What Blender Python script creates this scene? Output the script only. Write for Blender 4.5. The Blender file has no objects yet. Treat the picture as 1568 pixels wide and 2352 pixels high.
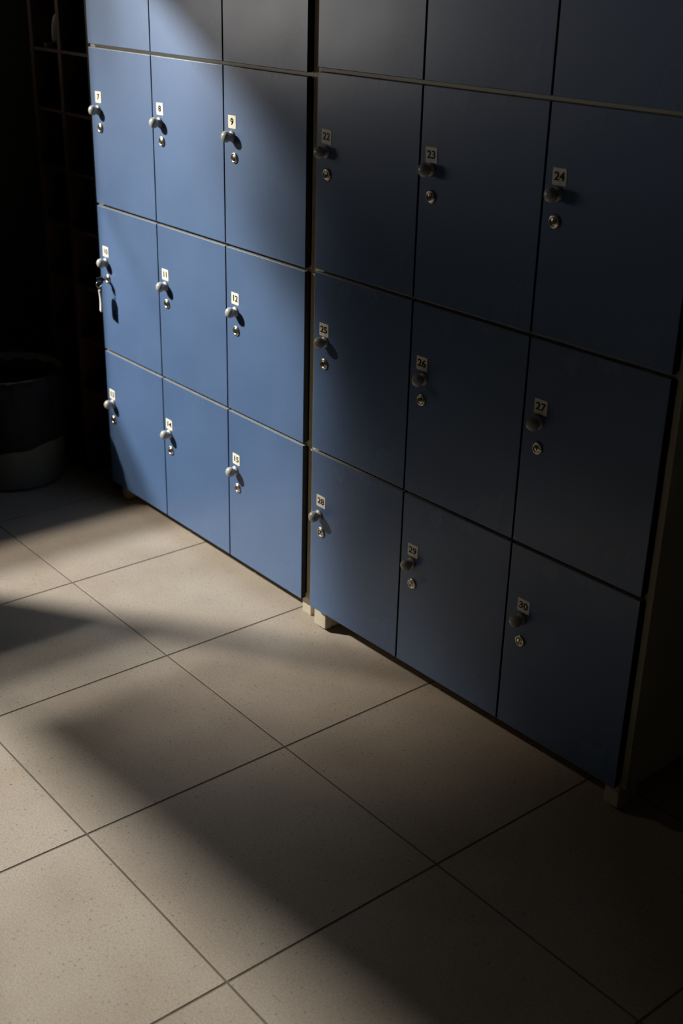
import bpy, bmesh, math, random
from mathutils import Vector, Matrix, noise

random.seed(7)
sc = bpy.context.scene
COL = sc.collection

# ------------------------------------------------------------------ camera
CAM = Vector((4.00895, -2.15079, 1.95431))
YAW, PITCH, ROLL, FPX = math.radians(50.31457), math.radians(-24.19969), math.radians(1.50070), 2826.09
fwd = Vector((-math.sin(YAW) * math.cos(PITCH), math.cos(YAW) * math.cos(PITCH), math.sin(PITCH)))
rgt = Vector((math.cos(YAW), math.sin(YAW), 0))
up0 = rgt.cross(fwd)
r2 = rgt * math.cos(ROLL) + up0 * math.sin(ROLL)
u2 = -rgt * math.sin(ROLL) + up0 * math.cos(ROLL)
cd = bpy.data.cameras.new('camera')
cam = bpy.data.objects.new('camera', cd)
COL.objects.link(cam)
cd.sensor_fit = 'VERTICAL'
cd.sensor_width, cd.sensor_height = 24.0, 36.0
cd.lens = FPX / 2352.0 * 36.0
cd.clip_start = 0.05
cam.matrix_world = Matrix(((r2.x, u2.x, -fwd.x, CAM.x), (r2.y, u2.y, -fwd.y, CAM.y), (r2.z, u2.z, -fwd.z, CAM.z), (0, 0, 0, 1)))
cd.dof.use_dof = True
cd.dof.focus_distance = 3.25
cd.dof.aperture_fstop = 3.2
sc.camera = cam

# ------------------------------------------------------------------ world, lights, exposure
w = bpy.data.worlds.new('world')
sc.world = w
w.use_nodes = True
# evening sky: a pale warm band along the horizon, dark overhead
_nt = w.node_tree
_tc = _nt.nodes.new('ShaderNodeTexCoord')
_sp = _nt.nodes.new('ShaderNodeSeparateXYZ')
_nt.links.new(_tc.outputs['Generated'], _sp.inputs['Vector'])
_rp = _nt.nodes.new('ShaderNodeValToRGB')
_rp.color_ramp.elements[0].position = 0.0
_rp.color_ramp.elements[0].color = (1.0, 0.90, 0.84, 1)
_rp.color_ramp.elements[1].position = 0.16
_rp.color_ramp.elements[1].color = (0.003, 0.003, 0.003, 1)
_nt.links.new(_sp.outputs['Z'], _rp.inputs['Fac'])
_nt.links.new(_rp.outputs['Color'], _nt.nodes['Background'].inputs['Color'])
_nt.nodes['Background'].inputs['Strength'].default_value = 8.5
sc.view_settings.view_transform = 'Standard'
sc.view_settings.look = 'None'
sc.view_settings.gamma = 1.0
sc.view_settings.exposure = 0.0
sc.view_settings.use_curve_mapping = False

S = Vector((-3.2, -3.4, 3.9))                 # the yard lamp outside the high window
def lamp(name, kind, loc, energy, color, size, target=None):
    ld = bpy.data.lights.new(name, kind)
    ld.energy = energy
    ld.color = color
    if kind == 'AREA':
        ld.shape = 'DISK'
        ld.size = size
    else:
        ld.shadow_soft_size = size
    o = bpy.data.objects.new(name, ld)
    COL.objects.link(o)
    o.location = loc
    if target is not None:
        o.rotation_euler = (Vector(target) - Vector(loc)).to_track_quat('-Z', 'Y').to_euler()
    return o
lamp('yard_lamp', 'POINT', S, 3950, (1.0, 0.95, 0.90), 0.085)
lamp('lamp_softener', 'AREA', S + Vector((-0.1, -0.08, 0.07)), 70, (1.0, 0.92, 0.86), 0.75, (1.2, -0.4, 0.6))  # added wide disc behind the lamp, softens its shadow edges
# daylight comes through the high side window only: a portal there guides the sky sampling
pd = bpy.data.lights.new('window_portal', 'AREA')
pd.shape = 'RECTANGLE'
pd.size, pd.size_y = 1.66, 1.22
pd.cycles.is_portal = True
po = bpy.data.objects.new('window_portal', pd)
COL.objects.link(po)
po.matrix_world = Matrix(((0, 0, -1, -1.14), (1, 0, 0, -1.95), (0, -1, 0, 2.09), (0, 0, 0, 1)))

# ------------------------------------------------------------------ materials
def mat(name, base, rough=0.5, metal=0.0, spec=0.5):
    m = bpy.data.materials.new(name)
    m.use_nodes = True
    b = m.node_tree.nodes['Principled BSDF']
    b.inputs['Base Color'].default_value = (*base, 1)
    b.inputs['Roughness'].default_value = rough
    b.inputs['Metallic'].default_value = metal
    b.inputs['Specular IOR Level'].default_value = spec
    return m
def N(m, t, **kw):
    n = m.node_tree.nodes.new(t)
    for k, v in kw.items():
        setattr(n, k, v)
    return n
def L(m, a, b):
    m.node_tree.links.new(a, b)
def bsdf(m):
    return m.node_tree.nodes['Principled BSDF']
def noise_mix(m, c1, c2, scale, detail=3.0, lo=0.35, hi=0.65, coord='Object', rough=None):
    tc = N(m, 'ShaderNodeTexCoord')
    nz = N(m, 'ShaderNodeTexNoise')
    nz.inputs['Scale'].default_value = scale
    nz.inputs['Detail'].default_value = detail
    L(m, tc.outputs[coord], nz.inputs['Vector'])
    rp = N(m, 'ShaderNodeValToRGB')
    rp.color_ramp.elements[0].position = lo
    rp.color_ramp.elements[0].color = (*c1, 1)
    rp.color_ramp.elements[1].position = hi
    rp.color_ramp.elements[1].color = (*c2, 1)
    L(m, nz.outputs['Fac'], rp.inputs['Fac'])
    L(m, rp.outputs['Color'], bsdf(m).inputs['Base Color'])
    if rough:
        mr = N(m, 'ShaderNodeMapRange')
        mr.inputs['From Min'].default_value = 0.3
        mr.inputs['From Max'].default_value = 0.7
        mr.inputs['To Min'].default_value = rough[0]
        mr.inputs['To Max'].default_value = rough[1]
        L(m, nz.outputs['Fac'], mr.inputs['Value'])
        L(m, mr.outputs['Result'], bsdf(m).inputs['Roughness'])
    return m

M = {}
M['blue'] = mat('blue_laminate', (0.05, 0.10, 0.22), 0.6, 0, 0.78)
noise_mix(M['blue'], (0.050, 0.106, 0.232), (0.058, 0.120, 0.256), 3.0, 4.0, rough=(0.57, 0.66))
bsdf(M['blue']).inputs['Coat Weight'].default_value = 0.45
bsdf(M['blue']).inputs['Coat IOR'].default_value = 1.5
_n = N(M['blue'], 'ShaderNodeTexNoise')               # finger smears in the satin finish
_n.inputs['Scale'].default_value = 5.0
_n.inputs['Detail'].default_value = 6.0
_t = N(M['blue'], 'ShaderNodeTexCoord')
_m = N(M['blue'], 'ShaderNodeMapRange')
_m.inputs['From Min'].default_value = 0.3
_m.inputs['From Max'].default_value = 0.75
_m.inputs['To Min'].default_value = 0.22
_m.inputs['To Max'].default_value = 0.29
L(M['blue'], _t.outputs['Object'], _n.inputs['Vector'])
L(M['blue'], _n.outputs['Fac'], _m.inputs['Value'])
L(M['blue'], _m.outputs['Result'], bsdf(M['blue']).inputs['Coat Roughness'])
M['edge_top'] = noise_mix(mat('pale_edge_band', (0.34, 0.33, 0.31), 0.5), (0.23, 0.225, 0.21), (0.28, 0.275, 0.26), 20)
M['edge'] = noise_mix(mat('dark_edge_band', (0.006, 0.007, 0.01), 0.6, 0, 0.2), (0.005, 0.006, 0.009), (0.008, 0.009, 0.012), 20)
M['carcass'] = noise_mix(mat('cream_board', (0.5, 0.45, 0.34), 0.5), (0.48, 0.43, 0.32), (0.54, 0.48, 0.37), 6)
M['leg'] = noise_mix(mat('cream_leg', (0.5, 0.44, 0.33), 0.4), (0.50, 0.43, 0.32), (0.56, 0.49, 0.38), 9)
M['knob'] = noise_mix(mat('grey_knob', (0.42, 0.42, 0.40), 0.26), (0.40, 0.40, 0.38), (0.45, 0.45, 0.43), 30)
M['chrome'] = noise_mix(mat('lock_metal', (0.72, 0.66, 0.58), 0.3, 1.0), (0.66, 0.60, 0.52), (0.76, 0.70, 0.62), 40)
M['brass'] = noise_mix(mat('lock_core_metal', (0.62, 0.52, 0.38), 0.28, 1.0), (0.55, 0.45, 0.33), (0.66, 0.56, 0.42), 40)
M['slot'] = noise_mix(mat('dark_slot', (0.01, 0.01, 0.01), 0.6), (0.008, 0.008, 0.008), (0.014, 0.013, 0.012), 50)
M['label'] = noise_mix(mat('label_paper', (0.74, 0.68, 0.56), 0.55), (0.82, 0.76, 0.63), (0.88, 0.82, 0.69), 60)
M['ink'] = noise_mix(mat('black_ink', (0.012, 0.011, 0.010), 0.5), (0.010, 0.010, 0.009), (0.016, 0.015, 0.013), 50)
M['wood'] = mat('dark_brown_wood', (0.03, 0.014, 0.008), 0.5)
noise_mix(M['wood'], (0.032, 0.012, 0.006), (0.050, 0.020, 0.010), 9, 6)
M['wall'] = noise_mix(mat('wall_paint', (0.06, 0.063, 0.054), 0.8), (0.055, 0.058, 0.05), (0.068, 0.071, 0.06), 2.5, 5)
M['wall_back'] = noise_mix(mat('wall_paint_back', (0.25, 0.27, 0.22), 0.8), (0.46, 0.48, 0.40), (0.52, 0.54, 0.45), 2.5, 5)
M['ceil'] = noise_mix(mat('ceiling_paint', (0.09, 0.09, 0.085), 0.9), (0.085, 0.085, 0.08), (0.10, 0.10, 0.095), 2)
M['frame'] = noise_mix(mat('window_frame_paint', (0.2, 0.2, 0.19), 0.5), (0.18, 0.18, 0.17), (0.22, 0.22, 0.21), 5)
M['shadow_mask'] = noise_mix(mat('shadow_mask_cloth', (0.12, 0.11, 0.10), 0.9), (0.10, 0.09, 0.085), (0.14, 0.13, 0.12), 14)
M['cloth'] = noise_mix(mat('side_blocker_cloth', (0.1, 0.09, 0.085), 0.9), (0.09, 0.08, 0.075), (0.12, 0.11, 0.10), 14)
def mask_opacity(m):
    # added light mask: opacity shaped to shade chosen parts of floor and doors
    def rng(src, f0, f1, t0, t1):
        n = N(m, 'ShaderNodeMapRange', interpolation_type='SMOOTHSTEP')
        for k, v in (('From Min', f0), ('From Max', f1), ('To Min', t0), ('To Max', t1)):
            n.inputs[k].default_value = v
        L(m, src, n.inputs['Value'])
        return n.outputs['Result']
    def op(kind, a, b):
        n = N(m, 'ShaderNodeMath', operation=kind)
        for i, v in enumerate((a, b)):
            if isinstance(v, (int, float)):
                n.inputs[i].default_value = v
            else:
                L(m, v, n.inputs[i])
        return n.outputs[0]
    tc = N(m, 'ShaderNodeTexCoord')
    sp = N(m, 'ShaderNodeSeparateXYZ')
    L(m, tc.outputs['Object'], sp.inputs['Vector'])
    Y, Z = sp.outputs['Y'], sp.outputs['Z']
    t1 = op('SUBTRACT', 1.0, op('MULTIPLY', rng(Y, -1.78, -1.46, 0.88, 0.0), rng(Z, 2.38, 2.55, 0.0, 1.0)))
    t2 = op('SUBTRACT', 1.0, op('MULTIPLY', rng(Y, -1.86, -1.70, 0.86, 0.0), rng(Z, 2.06, 2.28, 0.0, 1.0)))
    t3 = op('SUBTRACT', 1.0, op('MULTIPLY', rng(Y, -1.42, -1.12, 0.0, 0.65), rng(Z, 2.20, 2.60, 0.3, 1.0)))
    left = op('MULTIPLY', op('MULTIPLY', t1, t2), t3)
    ye = op('SUBTRACT', op('MULTIPLY', op('SUBTRACT', Z, 1.95), -0.57), 2.21)          # slanted edge of the wedge shadow
    u = op('DIVIDE', op('SUBTRACT', -1.90, Y), op('SUBTRACT', -1.90, ye))
    right = op('MULTIPLY', rng(u, 0.10, 0.95, 0.62, 0.06), rng(Z, 2.06, 2.40, 1.0, 0.02))
    sel = op('LESS_THAN', Y, -1.90)
    T = op('ADD', op('MULTIPLY', sel, right), op('MULTIPLY', op('SUBTRACT', 1.0, sel), left))
    tr = N(m, 'ShaderNodeBsdfTransparent')
    tc2 = N(m, 'ShaderNodeMix', data_type='RGBA')       # warm tint put into the shadow tones
    tc2.inputs['A'].default_value = (1.0, 0.88, 0.76, 1)
    tc2.inputs['B'].default_value = (1.0, 1.0, 1.0, 1)
    L(m, T, tc2.inputs['Factor'])
    L(m, tc2.outputs['Result'], tr.inputs['Color'])
    mx = N(m, 'ShaderNodeMixShader')
    L(m, T, mx.inputs['Fac'])
    L(m, bsdf(m).outputs[0], mx.inputs[1])
    L(m, tr.outputs[0], mx.inputs[2])
    L(m, mx.outputs[0], m.node_tree.nodes['Material Output'].inputs['Surface'])
mask_opacity(M['shadow_mask'])
M['bin'] = noise_mix(mat('grey_plastic', (0.14, 0.145, 0.13), 0.6), (0.11, 0.11, 0.09), (0.13, 0.13, 0.11), 8)
M['liner'] = noise_mix(mat('black_film', (0.006, 0.006, 0.007), 0.6, 0, 0.2), (0.005, 0.005, 0.006), (0.009, 0.009, 0.010), 12)
M['sandal'] = noise_mix(mat('pale_rubber', (0.45, 0.40, 0.34), 0.6), (0.42, 0.37, 0.31), (0.50, 0.44, 0.38), 12)
M['tag'] = noise_mix(mat('pale_tag_plastic', (0.55, 0.52, 0.46), 0.4), (0.62, 0.59, 0.53), (0.68, 0.65, 0.59), 20)
M['black'] = noise_mix(mat('black_plastic', (0.012, 0.012, 0.013), 0.3), (0.010, 0.010, 0.011), (0.015, 0.015, 0.016), 20)

# floor tiles: 0.6 m porcelain slabs, dark recessed joints, speckled body
TX, TY, TROT, TS = 0.5792, -0.4812, 0.0027, 0.6
def tile_material():
    m = mat('porcelain_tiles', (0.5, 0.42, 0.33), 0.5)
    tc = N(m, 'ShaderNodeTexCoord')
    mp = N(m, 'ShaderNodeMapping', vector_type='TEXTURE')
    mp.inputs['Location'].default_value = (TX, TY, 0)
    mp.inputs['Rotation'].default_value = (0, 0, TROT)
    mp.inputs['Scale'].default_value = (TS, TS, TS)
    L(m, tc.outputs['Object'], mp.inputs['Vector'])
    sx = N(m, 'ShaderNodeSeparateXYZ')
    L(m, mp.outputs['Vector'], sx.inputs['Vector'])
    def math_n(op, a, b=None):
        n = N(m, 'ShaderNodeMath', operation=op)
        if isinstance(a, (int, float)):
            n.inputs[0].default_value = a
        else:
            L(m, a, n.inputs[0])
        if b is not None:
            if isinstance(b, (int, float)):
                n.inputs[1].default_value = b
            else:
                L(m, b, n.inputs[1])
        return n.outputs[0]
    # per tile tint
    fx = math_n('FLOOR', math_n('ADD', sx.outputs['X'], 0.0))
    fy = math_n('FLOOR', sx.outputs['Y'])
    cb = N(m, 'ShaderNodeCombineXYZ')
    L(m, fx, cb.inputs['X'])
    L(m, fy, cb.inputs['Y'])
    wn = N(m, 'ShaderNodeTexWhiteNoise')
    L(m, cb.outputs['Vector'], wn.inputs['Vector'])
    # cloudy mottling
    n1 = N(m, 'ShaderNodeTexNoise')
    n1.inputs['Scale'].default_value = 3.2
    n1.inputs['Detail'].default_value = 5
    L(m, tc.outputs['Object'], n1.inputs['Vector'])
    r1 = N(m, 'ShaderNodeValToRGB')
    r1.color_ramp.elements[0].position = 0.33
    r1.color_ramp.elements[0].color = (0.338, 0.275, 0.218, 1)
    r1.color_ramp.elements[1].position = 0.68
    r1.color_ramp.elements[1].color = (0.405, 0.342, 0.280, 1)
    L(m, n1.outputs['Fac'], r1.inputs['Fac'])
    # fine grain
    n2 = N(m, 'ShaderNodeTexNoise')
    n2.inputs['Scale'].default_value = 240
    n2.inputs['Detail'].default_value = 3
    L(m, tc.outputs['Object'], n2.inputs['Vector'])
    g = N(m, 'ShaderNodeMapRange')
    g.inputs['From Min'].default_value = 0.3
    g.inputs['From Max'].default_value = 0.7
    g.inputs['To Min'].default_value = 0.78
    g.inputs['To Max'].default_value = 1.14
    L(m, n2.outputs['Fac'], g.inputs['Value'])
    # dark specks, denser in patches
    n3 = N(m, 'ShaderNodeTexNoise')
    n3.inputs['Scale'].default_value = 120
    n3.inputs['Detail'].default_value = 2
    L(m, tc.outputs['Object'], n3.inputs['Vector'])
    s3 = N(m, 'ShaderNodeMapRange')
    s3.inputs['From Min'].default_value = 0.63
    s3.inputs['From Max'].default_value = 0.74
    s3.inputs['To Min'].default_value = 1.0
    s3.inputs['To Max'].default_value = 0.45
    L(m, n3.outputs['Fac'], s3.inputs['Value'])
    tint = N(m, 'ShaderNodeMapRange')
    tint.inputs['To Min'].default_value = 0.95
    tint.inputs['To Max'].default_value = 1.04
    L(m, wn.outputs['Value'], tint.inputs['Value'])
    k = math_n('MULTIPLY', math_n('MULTIPLY', g.outputs['Result'], s3.outputs['Result']), tint.outputs['Result'])
    mul = N(m, 'ShaderNodeVectorMath', operation='SCALE')
    L(m, r1.outputs['Color'], mul.inputs[0])
    L(m, k, mul.inputs['Scale'])
    L(m, mul.outputs['Vector'], bsdf(m).inputs['Base Color'])
    bsdf(m).inputs['Roughness'].default_value = 0.55
    bsdf(m).inputs['Specular IOR Level'].default_value = 0.35
    return m
M['tiles'] = tile_material()
M['grout'] = noise_mix(mat('grey_brown_grout', (0.1, 0.08, 0.06), 0.9), (0.10, 0.08, 0.06), (0.13, 0.105, 0.08), 30)

def glass_material():
    m = bpy.data.materials.new('clear_glass')
    m.use_nodes = True
    nt = m.node_tree
    nt.nodes.remove(nt.nodes['Principled BSDF'])
    tr = nt.nodes.new('ShaderNodeBsdfTransparent')
    tr.inputs['Color'].default_value = (0.94, 0.96, 0.95, 1)
    gl = nt.nodes.new('ShaderNodeBsdfGlossy')
    gl.inputs['Roughness'].default_value = 0.02
    mx = nt.nodes.new('ShaderNodeMixShader')
    mx.inputs['Fac'].default_value = 0.05
    nt.links.new(tr.outputs[0], mx.inputs[1])
    nt.links.new(gl.outputs[0], mx.inputs[2])
    nt.links.new(mx.outputs[0], nt.nodes['Material Output'].inputs['Surface'])
    return m
M['glass'] = glass_material()
M['step_strip'] = glass_material()
M['step_strip'].name = 'sill_step_strip'
M['step_strip'].node_tree.nodes['Transparent BSDF'].inputs['Color'].default_value = (0.46, 0.43, 0.40, 1)

# ------------------------------------------------------------------ mesh helpers
def add_box(bm, x0, x1, y0, y1, z0, z1, bevel=0.0, seg=2, mi=0):
    vs = [bm.verts.new(p) for p in ((x0, y0, z0), (x1, y0, z0), (x1, y1, z0), (x0, y1, z0),
                                    (x0, y0, z1), (x1, y0, z1), (x1, y1, z1), (x0, y1, z1))]
    fs = [bm.faces.new([vs[i] for i in f]) for f in ((0, 3, 2, 1), (4, 5, 6, 7), (0, 1, 5, 4), (1, 2, 6, 5), (2, 3, 7, 6), (3, 0, 4, 7))]
    for f in fs:
        f.material_index = mi
    if bevel > 0:
        es = list({e for f in fs for e in f.edges})
        r = bmesh.ops.bevel(bm, geom=es, offset=bevel, segments=seg, profile=0.5, affect='EDGES')
        for f in r['faces']:
            f.material_index = mi
def add_lathe(bm, prof, n=32, axis='z', origin=(0, 0, 0), mi=0, cap0=True, cap1=True):
    """prof: list of (radius, height along the axis); axis '-y' points out of a door"""
    rings = []
    for r, h in prof:
        ring = []
        for i in range(n):
            a = 2 * math.pi * i / n
            c, s = r * math.cos(a), r * math.sin(a)
            p = (c, s, h) if axis == 'z' else (c, -h, s)
            ring.append(bm.verts.new((p[0] + origin[0], p[1] + origin[1], p[2] + origin[2])))
        rings.append(ring)
    fs = []
    for a, b in zip(rings, rings[1:]):
        for i in range(n):
            j = (i + 1) % n
            fs.append(bm.faces.new((a[i], a[j], b[j], b[i])))
    if cap0:
        fs.append(bm.faces.new(list(reversed(rings[0]))))
    if cap1:
        fs.append(bm.faces.new(rings[-1]))
    for f in fs:
        f.material_index = mi
        f.smooth = True
    return rings
def add_tube(bm, pts, rad, n=10, mi=0, closed=False):
    pts = [Vector(p) for p in pts]
    rings = []
    m_ = len(pts)
    ref = Vector((0.3, 0.2, 1)).normalized()
    for i, p in enumerate(pts):
        a = pts[(i - 1) % m_] if closed or i > 0 else p
        b = pts[(i + 1) % m_] if closed or i < m_ - 1 else p
        t = (b - a).normalized()
        s = t.cross(ref)
        if s.length < 1e-4:
            s = t.cross(Vector((1, 0, 0)))
        s.normalize()
        q = s.cross(t)
        r = rad[i] if isinstance(rad, (list, tuple)) else rad
        rings.append([bm.verts.new(p + s * r * math.cos(2 * math.pi * k / n) + q * r * math.sin(2 * math.pi * k / n)) for k in range(n)])
    pairs = list(zip(rings, rings[1:])) + ([(rings[-1], rings[0])] if closed else [])
    for a, b in pairs:
        for k in range(n):
            f = bm.faces.new((a[k], a[(k + 1) % n], b[(k + 1) % n], b[k]))
            f.smooth = True
            f.material_index = mi
    if not closed:
        for f in (bm.faces.new(list(reversed(rings[0]))), bm.faces.new(rings[-1])):
            f.material_index = mi
def finish(name, bm, mats, parent=None, smooth=False, loc=None):
    bmesh.ops.recalc_face_normals(bm, faces=bm.faces[:])
    me = bpy.data.meshes.new(name)
    bm.to_mesh(me)
    bm.free()
    for m_ in (mats if isinstance(mats, (list, tuple)) else [mats]):
        me.materials.append(m_)
    if smooth:
        for p in me.polygons:
            p.use_smooth = True
    o = bpy.data.objects.new(name, me)
    COL.objects.link(o)
    if parent is not None:
        o.parent = parent
    if loc is not None:
        o.location = loc
    return o
def thing(name, label, cat, loc=(0, 0, 0), rotz=0.0, group=None):
    o = bpy.data.objects.new(name, None)
    COL.objects.link(o)
    o.empty_display_size = 0.1
    o.location = loc
    o.rotation_euler = (0, 0, rotz)
    o['label'] = label
    o['category'] = cat
    if group:
        o['group'] = group
    return o
def struct(name, bm, m, **kw):
    o = finish(name, bm, m, **kw)
    o['kind'] = 'structure'
    return o

# ------------------------------------------------------------------ the room
RX0, RX1, RY0, RY1, RZ = -1.07, 5.4, -4.8, 0.56, 4.0
bm = bmesh.new()                              # bed with the joints, then the slabs with eased edges
add_box(bm, RX0 - 0.2, RX1 + 0.2, RY0 - 0.2, RY1 + 0.2, -0.12, -0.0012, mi=1)
FRX, FRY = Vector((math.cos(TROT), math.sin(TROT), 0)), Vector((-math.sin(TROT), math.cos(TROT), 0))
for i in range(-3, 9):
    for j in range(-8, 3):
        g = 0.0027
        lo_x, hi_x = TX + i * TS, TX + (i + 1) * TS
        lo_y, hi_y = TY + j * TS, TY + (j + 1) * TS
        if hi_x < RX0 - 0.1 or lo_x > RX1 + 0.1 or hi_y < RY0 - 0.1 or lo_y > RY1 + 0.1:
            continue
        n0 = len(bm.verts)
        add_box(bm, i * TS + g, (i + 1) * TS - g, j * TS + g, (j + 1) * TS - g, -0.0100, 0.0, 0.0007, 1)
        bm.verts.ensure_lookup_table()
        for v in bm.verts[n0:]:
            v.co = Vector((TX, TY, 0)) + FRX * v.co.x + FRY * v.co.y + Vector((0, 0, v.co.z))
struct('floor', bm, [M['tiles'], M['grout']])
bm = bmesh.new()
add_box(bm, RX0 - 0.2, RX1 + 0.2, RY0 - 0.2, RY1 + 0.2, RZ, RZ + 0.12)
struct('ceiling', bm, M['ceil'])
bm = bmesh.new()
add_box(bm, RX0 - 0.12, RX1 + 0.12, RY1, RY1 + 0.12, 0, RZ)
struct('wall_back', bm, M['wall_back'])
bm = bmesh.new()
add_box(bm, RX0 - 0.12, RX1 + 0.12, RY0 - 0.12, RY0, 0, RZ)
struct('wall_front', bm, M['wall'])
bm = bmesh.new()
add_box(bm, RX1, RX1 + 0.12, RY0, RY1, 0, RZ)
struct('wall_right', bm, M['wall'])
# left wall with one high window
WY0, WY1, WZ0, WZ1 = -2.80, -1.10, 1.40, 2.768
bm = bmesh.new()
T = 0.08
add_box(bm, RX0 - T, RX0, RY0, WY0, 0, RZ)
add_box(bm, RX0 - T, RX0, WY1, RY1, 0, RZ)
add_box(bm, RX0 - T, RX0, WY0, WY1, 0, WZ0)
add_box(bm, RX0 - T, RX0, WY0, WY1, WZ1, RZ)
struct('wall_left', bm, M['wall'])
MUL = -1.895
bm = bmesh.new()
FX0, FX1 = RX0 - 0.045, RX0 - 0.005
add_box(bm, FX0, FX1, WY0, WY0 + 0.04, WZ0, WZ1)
add_box(bm, FX0, FX1, WY1 - 0.035, WY1, WZ0, WZ1)
add_box(bm, FX0, FX1, WY0 + 0.04, WY1 - 0.035, WZ0, WZ0 + 0.05)
add_box(bm, FX0, FX1, WY0 + 0.04, WY1 - 0.035, WZ1 - 0.05, WZ1)
add_box(bm, FX0, FX1, MUL - 0.022, MUL, WZ0 + 0.05, WZ1 - 0.05)            # mullion
add_box(bm, FX0, FX1, WY0 + 0.04, MUL - 0.022, 1.965, 1.98)
add_box(bm, FX0 + 0.01, FX1 - 0.01, WY0 + 0.04, -2.64, WZ0 + 0.05, 1.965)      # solid panel added to end the sheen on the doors
win = struct('window_1', bm, M['frame'])
bm = bmesh.new()
add_box(bm, RX0 - 0.028, RX0 - 0.022, WY0 + 0.04, MUL - 0.022, 1.98, WZ1 - 0.05)
add_box(bm, RX0 - 0.028, RX0 - 0.022, -2.64, MUL - 0.022, WZ0 + 0.05, 1.965)
add_box(bm, RX0 - 0.028, RX0 - 0.022, MUL, WY1 - 0.035, WZ0 + 0.05, WZ1 - 0.05)
finish('glass_pane', bm, M['glass'], win)
bm = bmesh.new()                              # added half-clear film giving the sill shadow its second step
vs = [bm.verts.new((RX0 - 0.0205, y, z)) for y, z in ((MUL, WZ0 + 0.05), (WY1 - 0.035, WZ0 + 0.05), (WY1 - 0.035, 1.61), (MUL, 1.61))]
bm.faces.new(vs)
finish('sill_step_strip', bm, M['step_strip'], win)
bm = bmesh.new()                              # added unseen plate, cut to keep the yard lamp out of the lower light
pts = [(RX0 - 0.082, MUL - 0.035), (RX0 - 0.62, MUL - 0.035 - 0.39), (RX0 - 0.62, -3.35), (RX0 - 0.082, -3.35)]
lo = [bm.verts.new((x, y, 1.968)) for x, y in pts]
hi = [bm.verts.new((x, y, 1.985)) for x, y in pts]
bm.faces.new(lo)
bm.faces.new(list(reversed(hi)))
for i in range(4):
    bm.faces.new((lo[i], hi[i], hi[(i + 1) % 4], lo[(i + 1) % 4]))
finish('lamp_blocker', bm, M['frame'], win)
# a drape added out of view to cast the wedge shadow, wider upwards
bm = bmesh.new()
prev = None
DZ0, DZ1 = 1.99, WZ1 + 0.06
for i in range(41):
    z = DZ0 + (DZ1 - DZ0) * i / 40
    ye = -2.21 - 0.57 * (z - 1.95)
    yi = MUL - 0.002 + 0.855 * min(1.0, max(0.0, (z - 1.99) / 0.07))
    row = []
    for k in range(81):
        t = k / 80
        y = yi + (ye - yi) * t
        amp = 0.010 + 0.012 * i / 40
        row.append(bm.verts.new((RX0 + 0.035 + amp * math.sin(y * 46), y, z)))
    if prev:
        for a in range(80):
            f = bm.faces.new((prev[a], prev[a + 1], row[a + 1], row[a]))
            f.smooth = True
    prev = row
dr = finish('shadow_mask', bm, M['shadow_mask'], win)
bm = bmesh.new()                              # added unseen sheet at the far jamb, blocks lamp light on unseen floor
prev = None
for i in range(25):
    z = 1.96 + (DZ1 - 1.96) * i / 24
    ya, yb = WY0 - 0.02, max(WY0 + 0.03, -2.40 - 0.94 * (z - 2.03))
    row = []
    for k in range(25):
        y = ya + (yb - ya) * k / 24
        row.append((y, z, 0.012 * math.sin(y * 60)))
    ring = [bm.verts.new((RX0 + 0.032 + d, y, z)) for y, z, d in row] + [bm.verts.new((RX0 + 0.037 + d, y, z)) for y, z, d in reversed(row)]
    if prev:
        for a in range(len(ring)):
            c = (a + 1) % len(ring)
            bm.faces.new((prev[a], prev[c], ring[c], ring[a]))
    else:
        bm.faces.new(ring)
    prev = ring
bm.faces.new(prev)
finish('side_blocker', bm, M['cloth'], win)
bm = bmesh.new()
add_tube(bm, [(RX0 + 0.035, WY0 - 0.05, DZ1 - 0.01), (RX0 + 0.035, WY1 + 0.05, DZ1 - 0.01)], 0.012, 12)
finish('curtain_rod', bm, M['frame'], win)

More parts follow.
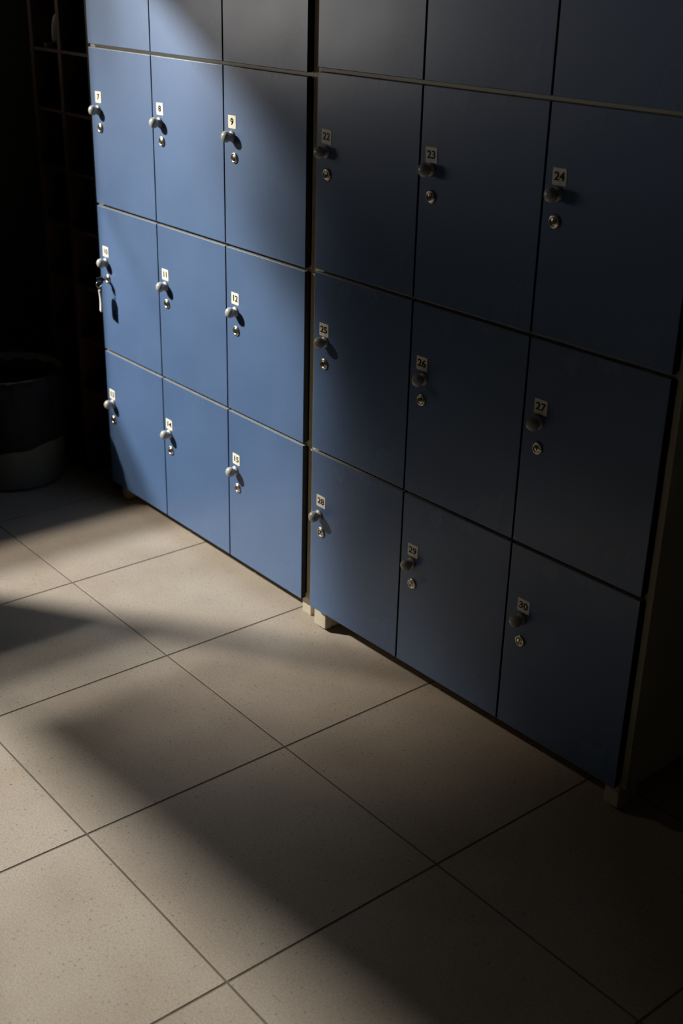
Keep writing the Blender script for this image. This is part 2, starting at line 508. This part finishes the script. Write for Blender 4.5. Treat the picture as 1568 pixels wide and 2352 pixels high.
# ------------------------------------------------------------------ lockers
DT = 0.018                                   # door thickness
def digit_mesh(text):
    cu = bpy.data.curves.new('digits', 'FONT')
    cu.body = text
    cu.size = 0.0265
    cu.offset = 0.00045
    cu.align_x = 'CENTER'
    cu.align_y = 'CENTER'
    cu.extrude = 0.00015
    o = bpy.data.objects.new('digits', cu)
    COL.objects.link(o)
    dg = bpy.context.evaluated_depsgraph_get()
    me = bpy.data.meshes.new_from_object(o.evaluated_get(dg))
    bpy.data.objects.remove(o)
    bpy.data.curves.remove(cu)
    return me
def label_part(door, text, x, z, rot=0.0, wide=0.040, tall=0.0375):
    bm = bmesh.new()
    pts = []
    r = 0.0035
    for cx, cz, a0 in ((wide / 2 - r, tall / 2 - r, 0), (-wide / 2 + r * .5, tall / 2 - r * .5, 90), (-wide / 2 + r, -tall / 2 + r, 180), (wide / 2 - r * .5, -tall / 2 + r * .5, 270)):
        rr = r if a0 in (0, 180) else r * .5
        for k in range(5):
            a = math.radians(a0 + 22.5 * k)
            pts.append((cx + rr * math.cos(a), cz + rr * math.sin(a)))
    th = 0.0008
    f0 = [bm.verts.new((p[0], -th, p[1])) for p in pts]
    b0 = [bm.verts.new((p[0], 0.0, p[1])) for p in pts]
    bm.faces.new(f0)
    bm.faces.new(list(reversed(b0)))
    n = len(pts)
    for i in range(n):
        bm.faces.new((f0[i], b0[i], b0[(i + 1) % n], f0[(i + 1) % n]))
    for f in bm.faces:
        f.material_index = 0
    me = digit_mesh(text)
    k0 = len(bm.faces)
    for sh in (-0.0004, 0.0, 0.0004):         # three close strokes make the heavy print
        n0 = len(bm.verts)
        bm.from_mesh(me)
        bm.verts.ensure_lookup_table()
        for v in bm.verts[n0:]:
            v.co.x += sh
            v.co.z += abs(sh) * 0.05
    bpy.data.meshes.remove(me)
    bm.faces.ensure_lookup_table()
    vs = set()
    for f in bm.faces[k0:]:
        f.material_index = 1
        vs.update(f.verts)
    for v in vs:                              # text lies in xy facing +z: stand it up facing -y, heavy and wide
        x_, y_, z_ = v.co
        v.co = (x_ * 1.16, -th - 0.0002 - z_, y_)
    o = finish('number_label', bm, [M['label'], M['ink']], door)
    o.location = (x, -0.0001, z)
    o.rotation_euler = (0, rot, 0)
    o['label'] = 'cream sticker with the number %s in black' % text
    return o

# knob: flared rose on the door, short neck, round head
KP = [(0.0165, 0.0), (0.0168, 0.002), (0.0160, 0.0045), (0.0125, 0.0060), (0.0100, 0.0075), (0.0098, 0.0095)]
RK, HK = 0.0170, 0.0215
for i in range(5, 19):
    a = math.radians(-90 + 180 * i / 18)
    r_, h_ = RK * math.cos(a), HK + RK * math.sin(a) * 0.86
    if h_ > 0.0105:
        KP.append((max(r_, 0.0008), h_))
bm = bmesh.new()
add_lathe(bm, KP, 32, '-y')
knob_proto = finish('knob', bm, M['knob'])
KNOB_ME = knob_proto.data
bpy.data.objects.remove(knob_proto)
# lock: domed collar, sunken core, key slot
bm = bmesh.new()
add_lathe(bm, [(0.0160, 0.0), (0.0164, 0.0012), (0.0158, 0.0030), (0.0136, 0.0050), (0.0112, 0.0054), (0.0098, 0.0036)], 36, '-y', mi=0, cap1=False)
add_lathe(bm, [(0.0098, 0.0016), (0.0098, 0.0034), (0.0088, 0.0046), (0.0024, 0.0049)], 28, '-y', mi=1)
add_box(bm, -0.0012, 0.0012, -0.0056, -0.0040, -0.0058, 0.0058, mi=2)
lock_proto = finish('lock', bm, [M['chrome'], M['brass'], M['slot']])
LOCK_ME = lock_proto.data
bpy.data.objects.remove(lock_proto)

# measured offsets from each door's upper left corner: label, knob, lock
FIT = {7: ((0.0553, -0.1633), (0.0576, -0.2049), (0.0616, -0.2641)), 8: ((0.0471, -0.1626), (0.0488, -0.2037), (0.0547, -0.2623)),
       9: ((0.0450, -0.1599), (0.0494, -0.2001), (0.0566, -0.2621)), 22: ((0.0435, -0.1657), (0.0463, -0.2039), (0.0485, -0.2633)),
       23: ((0.0411, -0.1637), (0.0456, -0.1972), (0.0467, -0.2628)), 24: ((0.0436, -0.1605), (0.0474, -0.1972), (0.0415, -0.2588)),
       10: ((0.0479, -0.1637), (0.0526, -0.2005), (0.0565, -0.2610)), 11: ((0.0448, -0.1671), (0.0516, -0.2037), (0.0504, -0.2656)),
       12: ((0.0501, -0.1607), (0.0574, -0.1997), (0.0551, -0.2628)), 25: ((0.0476, -0.1639), (0.0579, -0.1952), (0.0513, -0.2626)),
       26: ((0.0460, -0.1613), (0.0605, -0.1986), (0.0508, -0.2599)), 27: ((0.0527, -0.1655), (0.0562, -0.2027), (0.0548, -0.2697)),
       13: ((0.0395, -0.1687), (0.0477, -0.2010), (0.0428, -0.2685)), 14: ((0.0357, -0.1683), (0.0423, -0.2001), (0.0434, -0.2647)),
       15: ((0.0455, -0.1657), (0.0463, -0.2042), (0.0532, -0.2657)), 28: ((0.0483, -0.1574), (0.0460, -0.2013), (0.0517, -0.2581)),
       29: ((0.0489, -0.1661), (0.0517, -0.2016), (0.0530, -0.2673)), 30: ((0.0579, -0.1640), (0.0594, -0.1999), (0.0579, -0.2666))}
MEAN = ((0.0467, -0.1638), (0.0514, -0.2009), (0.0518, -0.2636))
WORLD_LOCK = {}

def locker_unit(label, loc, rotz, wcol, zs, first, tilt, legs, glide):
    t = thing('locker_unit', label, 'lockers', loc, rotz, 'blue locker units along the wall')
    W = 3 * wcol
    e = 0.018
    y0, y1 = 0.020, 0.53
    zt = zs[0] + 0.535
    rows = [zt] + list(zs)
    bm = bmesh.new()
    for x0, x1 in ((-e, 0.0), (W, W + e)):
        add_box(bm, x0, x1, y0, y1, zs[3] - 0.002, zt + 0.02, 0.0008, 1)
    add_box(bm, 0.0, W, y0, y1, zt + 0.002, zt + 0.02, 0.0008, 1)
    add_box(bm, 0.0, W, y0, y1, zs[3] - 0.002, zs[3] + 0.016, 0.0008, 1)
    for z in zs[:3]:
        add_box(bm, 0.0, W, y0, y1 - 0.01, z - 0.010, z + 0.010, 0.0006, 1)
    for k in (1, 2):
        for a, b in zip(rows, rows[1:]):
            add_box(bm, k * wcol - 0.009, k * wcol + 0.009, y0 + 0.001, y1 - 0.01, b + 0.0101, a - 0.0101)
    add_box(bm, 0.0, W, y1 - 0.010, y1 - 0.002, zs[3] + 0.016, zt + 0.002)
    finish('carcass', bm, M['carcass'], t)
    for lx, lw in legs:
        for yb in (0.024, 0.44):
            bm = bmesh.new()
            zb = 0.010 if glide else 0.0
            add_box(bm, lx, lx + lw, yb, yb + 0.075, zb, zs[3] - 0.0025, 0.003, 2)
            lg = finish('leg', bm, M['leg'], t)
            if glide:
                bm = bmesh.new()
                add_lathe(bm, [(0.019, 0.0), (0.021, 0.002), (0.021, 0.006), (0.016, 0.010)], 24, 'z', (lx + lw / 2, yb + 0.03, 0))
                g = finish('glide', bm, M['chrome'], lg)
                g['label'] = 'round metal glide under the leg'
    gx, gz = 0.0026, 0.0045
    for r in range(4):
        for c in range(3):
            num = first + 3 * r + c
            zt_, zb_ = rows[r] - (gz if r else 0.0), rows[r + 1] + ((0.0062, gz, gz)[r] if r < 3 else 0.0)
            bm = bmesh.new()
            w_ = wcol - 2 * gx
            h_ = zt_ - zb_
            # origin on the hinge side so that a door can lean a little
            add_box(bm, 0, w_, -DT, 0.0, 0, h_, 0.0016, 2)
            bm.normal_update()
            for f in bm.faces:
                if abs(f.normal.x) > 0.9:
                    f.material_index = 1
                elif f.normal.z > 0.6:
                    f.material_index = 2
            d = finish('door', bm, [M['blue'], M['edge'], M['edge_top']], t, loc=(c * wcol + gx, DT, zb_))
            a, b, s = tilt.get(num, (0, 0, 0))
            d.rotation_euler = (a, s, b)
            d['label'] = 'blue laminate locker door numbered %d' % num
            lab, kn, lo = FIT.get(num, MEAN)
            def at(p):
                return (p[0] - gx, -DT, rows[r] + p[1] - zb_)
            p = at(lab)
            q = label_part(d, str(num), p[0], p[2], {22: 0.05, 23: -0.03, 13: 0.03, 30: 0.02}.get(num, random.uniform(-0.02, 0.02)))
            q.location.y = -DT - 0.0001
            k = bpy.data.objects.new('knob', KNOB_ME)
            COL.objects.link(k)
            k.parent = d
            k.location = at((kn[0] - 0.0065, kn[1] - (0.0012, 0.0012, 0.0028, 0.0040)[r]))
            l = bpy.data.objects.new('lock', LOCK_ME)
            COL.objects.link(l)
            l.parent = d
            l.location = at(lo)
            l.rotation_euler = (0, random.uniform(-0.5, 0.5), 0)
            WORLD_LOCK[num] = (c * wcol + lo[0], rows[r] + lo[1])
    return t

ZL = (1.6661, 1.1352, 0.5965, 0.0616)
ZR = (1.6865, 1.1556, 0.6170, 0.0828)
locker_unit('blue locker block with the doors 7 to 15, beside the dark shelf', (0, 0, 0), 0.0, 0.4089, ZL, 4,
            {}, ((0.033, 0.045), (1.200, 0.045)), False)
locker_unit('blue locker block with the doors 22 to 30, mostly in shadow', (1.3049, -0.0294, 0), 0.0223, 0.4034, ZR, 19,
            {}, ((-0.004, 0.056), (1.163, 0.045)), True)

# ------------------------------------------------------------------ key with tag hanging in lock 10
kx, kz = WORLD_LOCK[10]
key = thing('key', 'key with a pale plastic tag hanging from the lock of door 10', 'key', (kx, -0.0052, kz))
bm = bmesh.new()
add_box(bm, -0.0010, 0.0010, -0.012, 0.0, -0.004, 0.004, 0.0003, 1)
finish('key_blade', bm, M['chrome'], key)
bm = bmesh.new()
add_lathe(bm, [(0.0035, 0.011), (0.0060, 0.012), (0.0060, 0.020), (0.0030, 0.022)], 16, '-y')
add_box(bm, -0.0032, 0.0032, -0.042, -0.017, -0.014, 0.011, 0.0026, 3)
finish('key_head', bm, M['black'], key)
bm = bmesh.new()
add_tube(bm, [(0.001 + 0.002 * math.sin(a), -0.034 + 0.011 * math.cos(a), -0.014 + 0.012 * math.sin(a)) for a in [2 * math.pi * i / 24 for i in range(24)]], 0.0011, 8, closed=True)
add_tube(bm, [(0.001, -0.034 + 0.004 * math.cos(a), -0.031 + 0.006 * math.sin(a)) for a in [2 * math.pi * i / 16 for i in range(16)]], 0.0010, 8, closed=True)
finish('key_ring', bm, M['chrome'], key)
bm = bmesh.new()
ang = math.radians(-21)
ux, uy = math.cos(ang), math.sin(ang)
prev = None
for i in range(13):
    t = i / 12
    zz = -0.036 - 0.078 * t
    hw = 0.0170 * min(1.0, 0.55 + 2.2 * t) * (1.0 if t < 0.93 else 0.86)
    bend = 0.004 * math.sin(t * 2.6)
    ring = []
    for sx_, sy_ in ((-1, -1), (1, -1), (1, 1), (-1, 1)):
        dx, dy = sx_ * hw, sy_ * 0.0034 + bend
        ring.append(bm.verts.new((ux * dx - uy * dy + 0.001, uy * dx + ux * dy - 0.034, zz)))
    if prev:
        for k in range(4):
            bm.faces.new((prev[k], prev[(k + 1) % 4], ring[(k + 1) % 4], ring[k]))
    else:
        bm.faces.new(ring)
    prev = ring
bm.faces.new(prev)
kt = finish('key_tag', bm, M['tag'], key)
bv = kt.modifiers.new('round', 'BEVEL')
bv.width = 0.0012
bv.segments = 2

# ------------------------------------------------------------------ dark shoe shelf left of the lockers
SX0, SX1, SY0, SY1, SZ1 = -0.500, -0.040, 0.030, 0.50, 2.06
sh = thing('shoe_shelf', 'tall dark brown wooden pigeonhole shelf left of the lockers', 'shelf', (SX0, SY0, 0))
PITCH_Z = 0.2095
tb = 0.026
cols = [0.0, (SX1 - SX0 - tb) / 2, SX1 - SX0 - tb]
for x in cols:
    bm = bmesh.new()
    add_box(bm, x, x + tb, 0, SY1 - SY0 - 0.012, 0, SZ1, 0.001, 1)
    finish('upright', bm, M['wood'], sh)
zrow = 1.627 - 7 * PITCH_Z
lev = [zrow + PITCH_Z * k for k in range(9)] + [SZ1 - tb]
for z in lev:
    for a, b in ((cols[0] + tb, cols[1]), (cols[1] + tb, cols[2])):
        bm = bmesh.new()
        add_box(bm, a + 0.0005, b - 0.0005, 0.002, SY1 - SY0 - 0.013, z - 0.006, z + 0.006, 0.001, 1)
        finish('shelf_board', bm, M['wood'], sh)
bm = bmesh.new()
add_box(bm, 0, SX1 - SX0, SY1 - SY0 - 0.012, SY1 - SY0, 0, SZ1)
finish('back_panel', bm, M['wood'], sh)

# a pale slide sandal leaning in the upper left cell
sd = thing('sandal', 'pale slide sandal in the top left cell of the dark shelf', 'shoe', (SX0 + 0.112, SY0 + 0.125, 1.627 + 0.0065), 0.10)
bm = bmesh.new()
prev = None
for i in range(21):
    t = i / 20
    y = -0.125 + 0.25 * t
    hw = 0.030 + 0.014 * math.sin(math.pi * min(1, t * 1.05)) + 0.006 * math.cos(t * 5)
    hw *= math.sqrt(max(0.05, 1 - abs(2 * t - 1) ** 6))
    ring = [bm.verts.new(p) for p in ((-hw, y, 0.0), (hw, y, 0.0), (hw * 1.03, y, 0.018 + 0.008 * t), (-hw * 1.03, y, 0.018 + 0.008 * t))]
    if prev:
        for k in range(4):
            bm.faces.new((prev[k], prev[(k + 1) % 4], ring[(k + 1) % 4], ring[k]))
    else:
        bm.faces.new(ring)
    prev = ring
bm.faces.new(prev)
finish('sole', bm, M['black'], sd)
bm = bmesh.new()
prev = None
for i in range(17):
    a = math.pi * i / 16
    ring = []
    for yy, k_ in ((-0.055, 1.0), (-0.055, 0.93), (0.035, 0.93), (0.035, 1.0)):
        ring.append(bm.verts.new((0.060 * k_ * math.cos(a), yy - 0.03 * math.sin(a) * (1 if yy > 0 else 0.4), 0.012 + (0.105 if yy < 0 else 0.085) * k_ * math.sin(a))))
    if prev:
        for k in range(4):
            f = bm.faces.new((prev[k], prev[(k + 1) % 4], ring[(k + 1) % 4], ring[k]))
            f.smooth = True
    else:
        bm.faces.new(ring)
    prev = ring
bm.faces.new(prev)
finish('strap', bm, M['sandal'], sd)

# ------------------------------------------------------------------ bin with a black liner
bn = thing('waste_bin', 'round grey bin with a black liner in the dark corner', 'bin', (-0.41, -0.215, 0))
bm = bmesh.new()
n = 96
prof = [(0.165, 0.0), (0.186, 0.006), (0.194, 0.020), (0.205, 0.24), (0.213, 0.44), (0.219, 0.445), (0.219, 0.455), (0.210, 0.455), (0.200, 0.24), (0.188, 0.02)]
rings = []
for r_, h_ in prof:
    rings.append([bm.verts.new(((r_ + (0.0012 if 0.02 < h_ < 0.44 and r_ > 0.2 and i % 8 == 0 else 0)) * math.cos(2 * math.pi * i / n),
                                (r_ + (0.0012 if 0.02 < h_ < 0.44 and r_ > 0.2 and i % 8 == 0 else 0)) * math.sin(2 * math.pi * i / n), h_)) for i in range(n)])
for a, b in zip(rings, rings[1:]):
    for i in range(n):
        f = bm.faces.new((a[i], a[(i + 1) % n], b[(i + 1) % n], b[i]))
        f.smooth = True
bm.faces.new(list(reversed(rings[0])))
bm.faces.new(rings[-1])
finish('bin_body', bm, M['bin'], bn)
# liner: folded over the rim, hem slanting down towards the left
bm = bmesh.new()
rings = []
ca = math.radians(-27)                       # towards the camera
for j in range(15):
    ring = []
    for i in range(n):
        a = 2 * math.pi * i / n
        hem = 0.178 + 0.030 * math.sin(a - ca) + 0.004 * math.sin(9 * a)
        if j <= 10:
            t = j / 10
            z = hem + (0.462 - hem) * t
            r_ = 0.2235 + 0.009 * t + 0.0022 * math.sin(23 * a + 3 * t) * (0.3 + t)
        else:
            t = (j - 10) / 4
            z = 0.462 + 0.004 * math.sin(math.pi * t) - 0.09 * max(0, t - 0.25)
            r_ = 0.2325 - 0.036 * t + 0.002 * math.sin(17 * a)
            r_ = min(r_, 0.2325)
        ring.append(bm.verts.new((r_ * math.cos(a), r_ * math.sin(a), z)))
    rings.append(ring)
for a, b in zip(rings, rings[1:]):
    for i in range(n):
        f = bm.faces.new((a[i], a[(i + 1) % n], b[(i + 1) % n], b[i]))
        f.smooth = True
bm.faces.new(rings[-1])
finish('bin_liner', bm, M['liner'], bn)
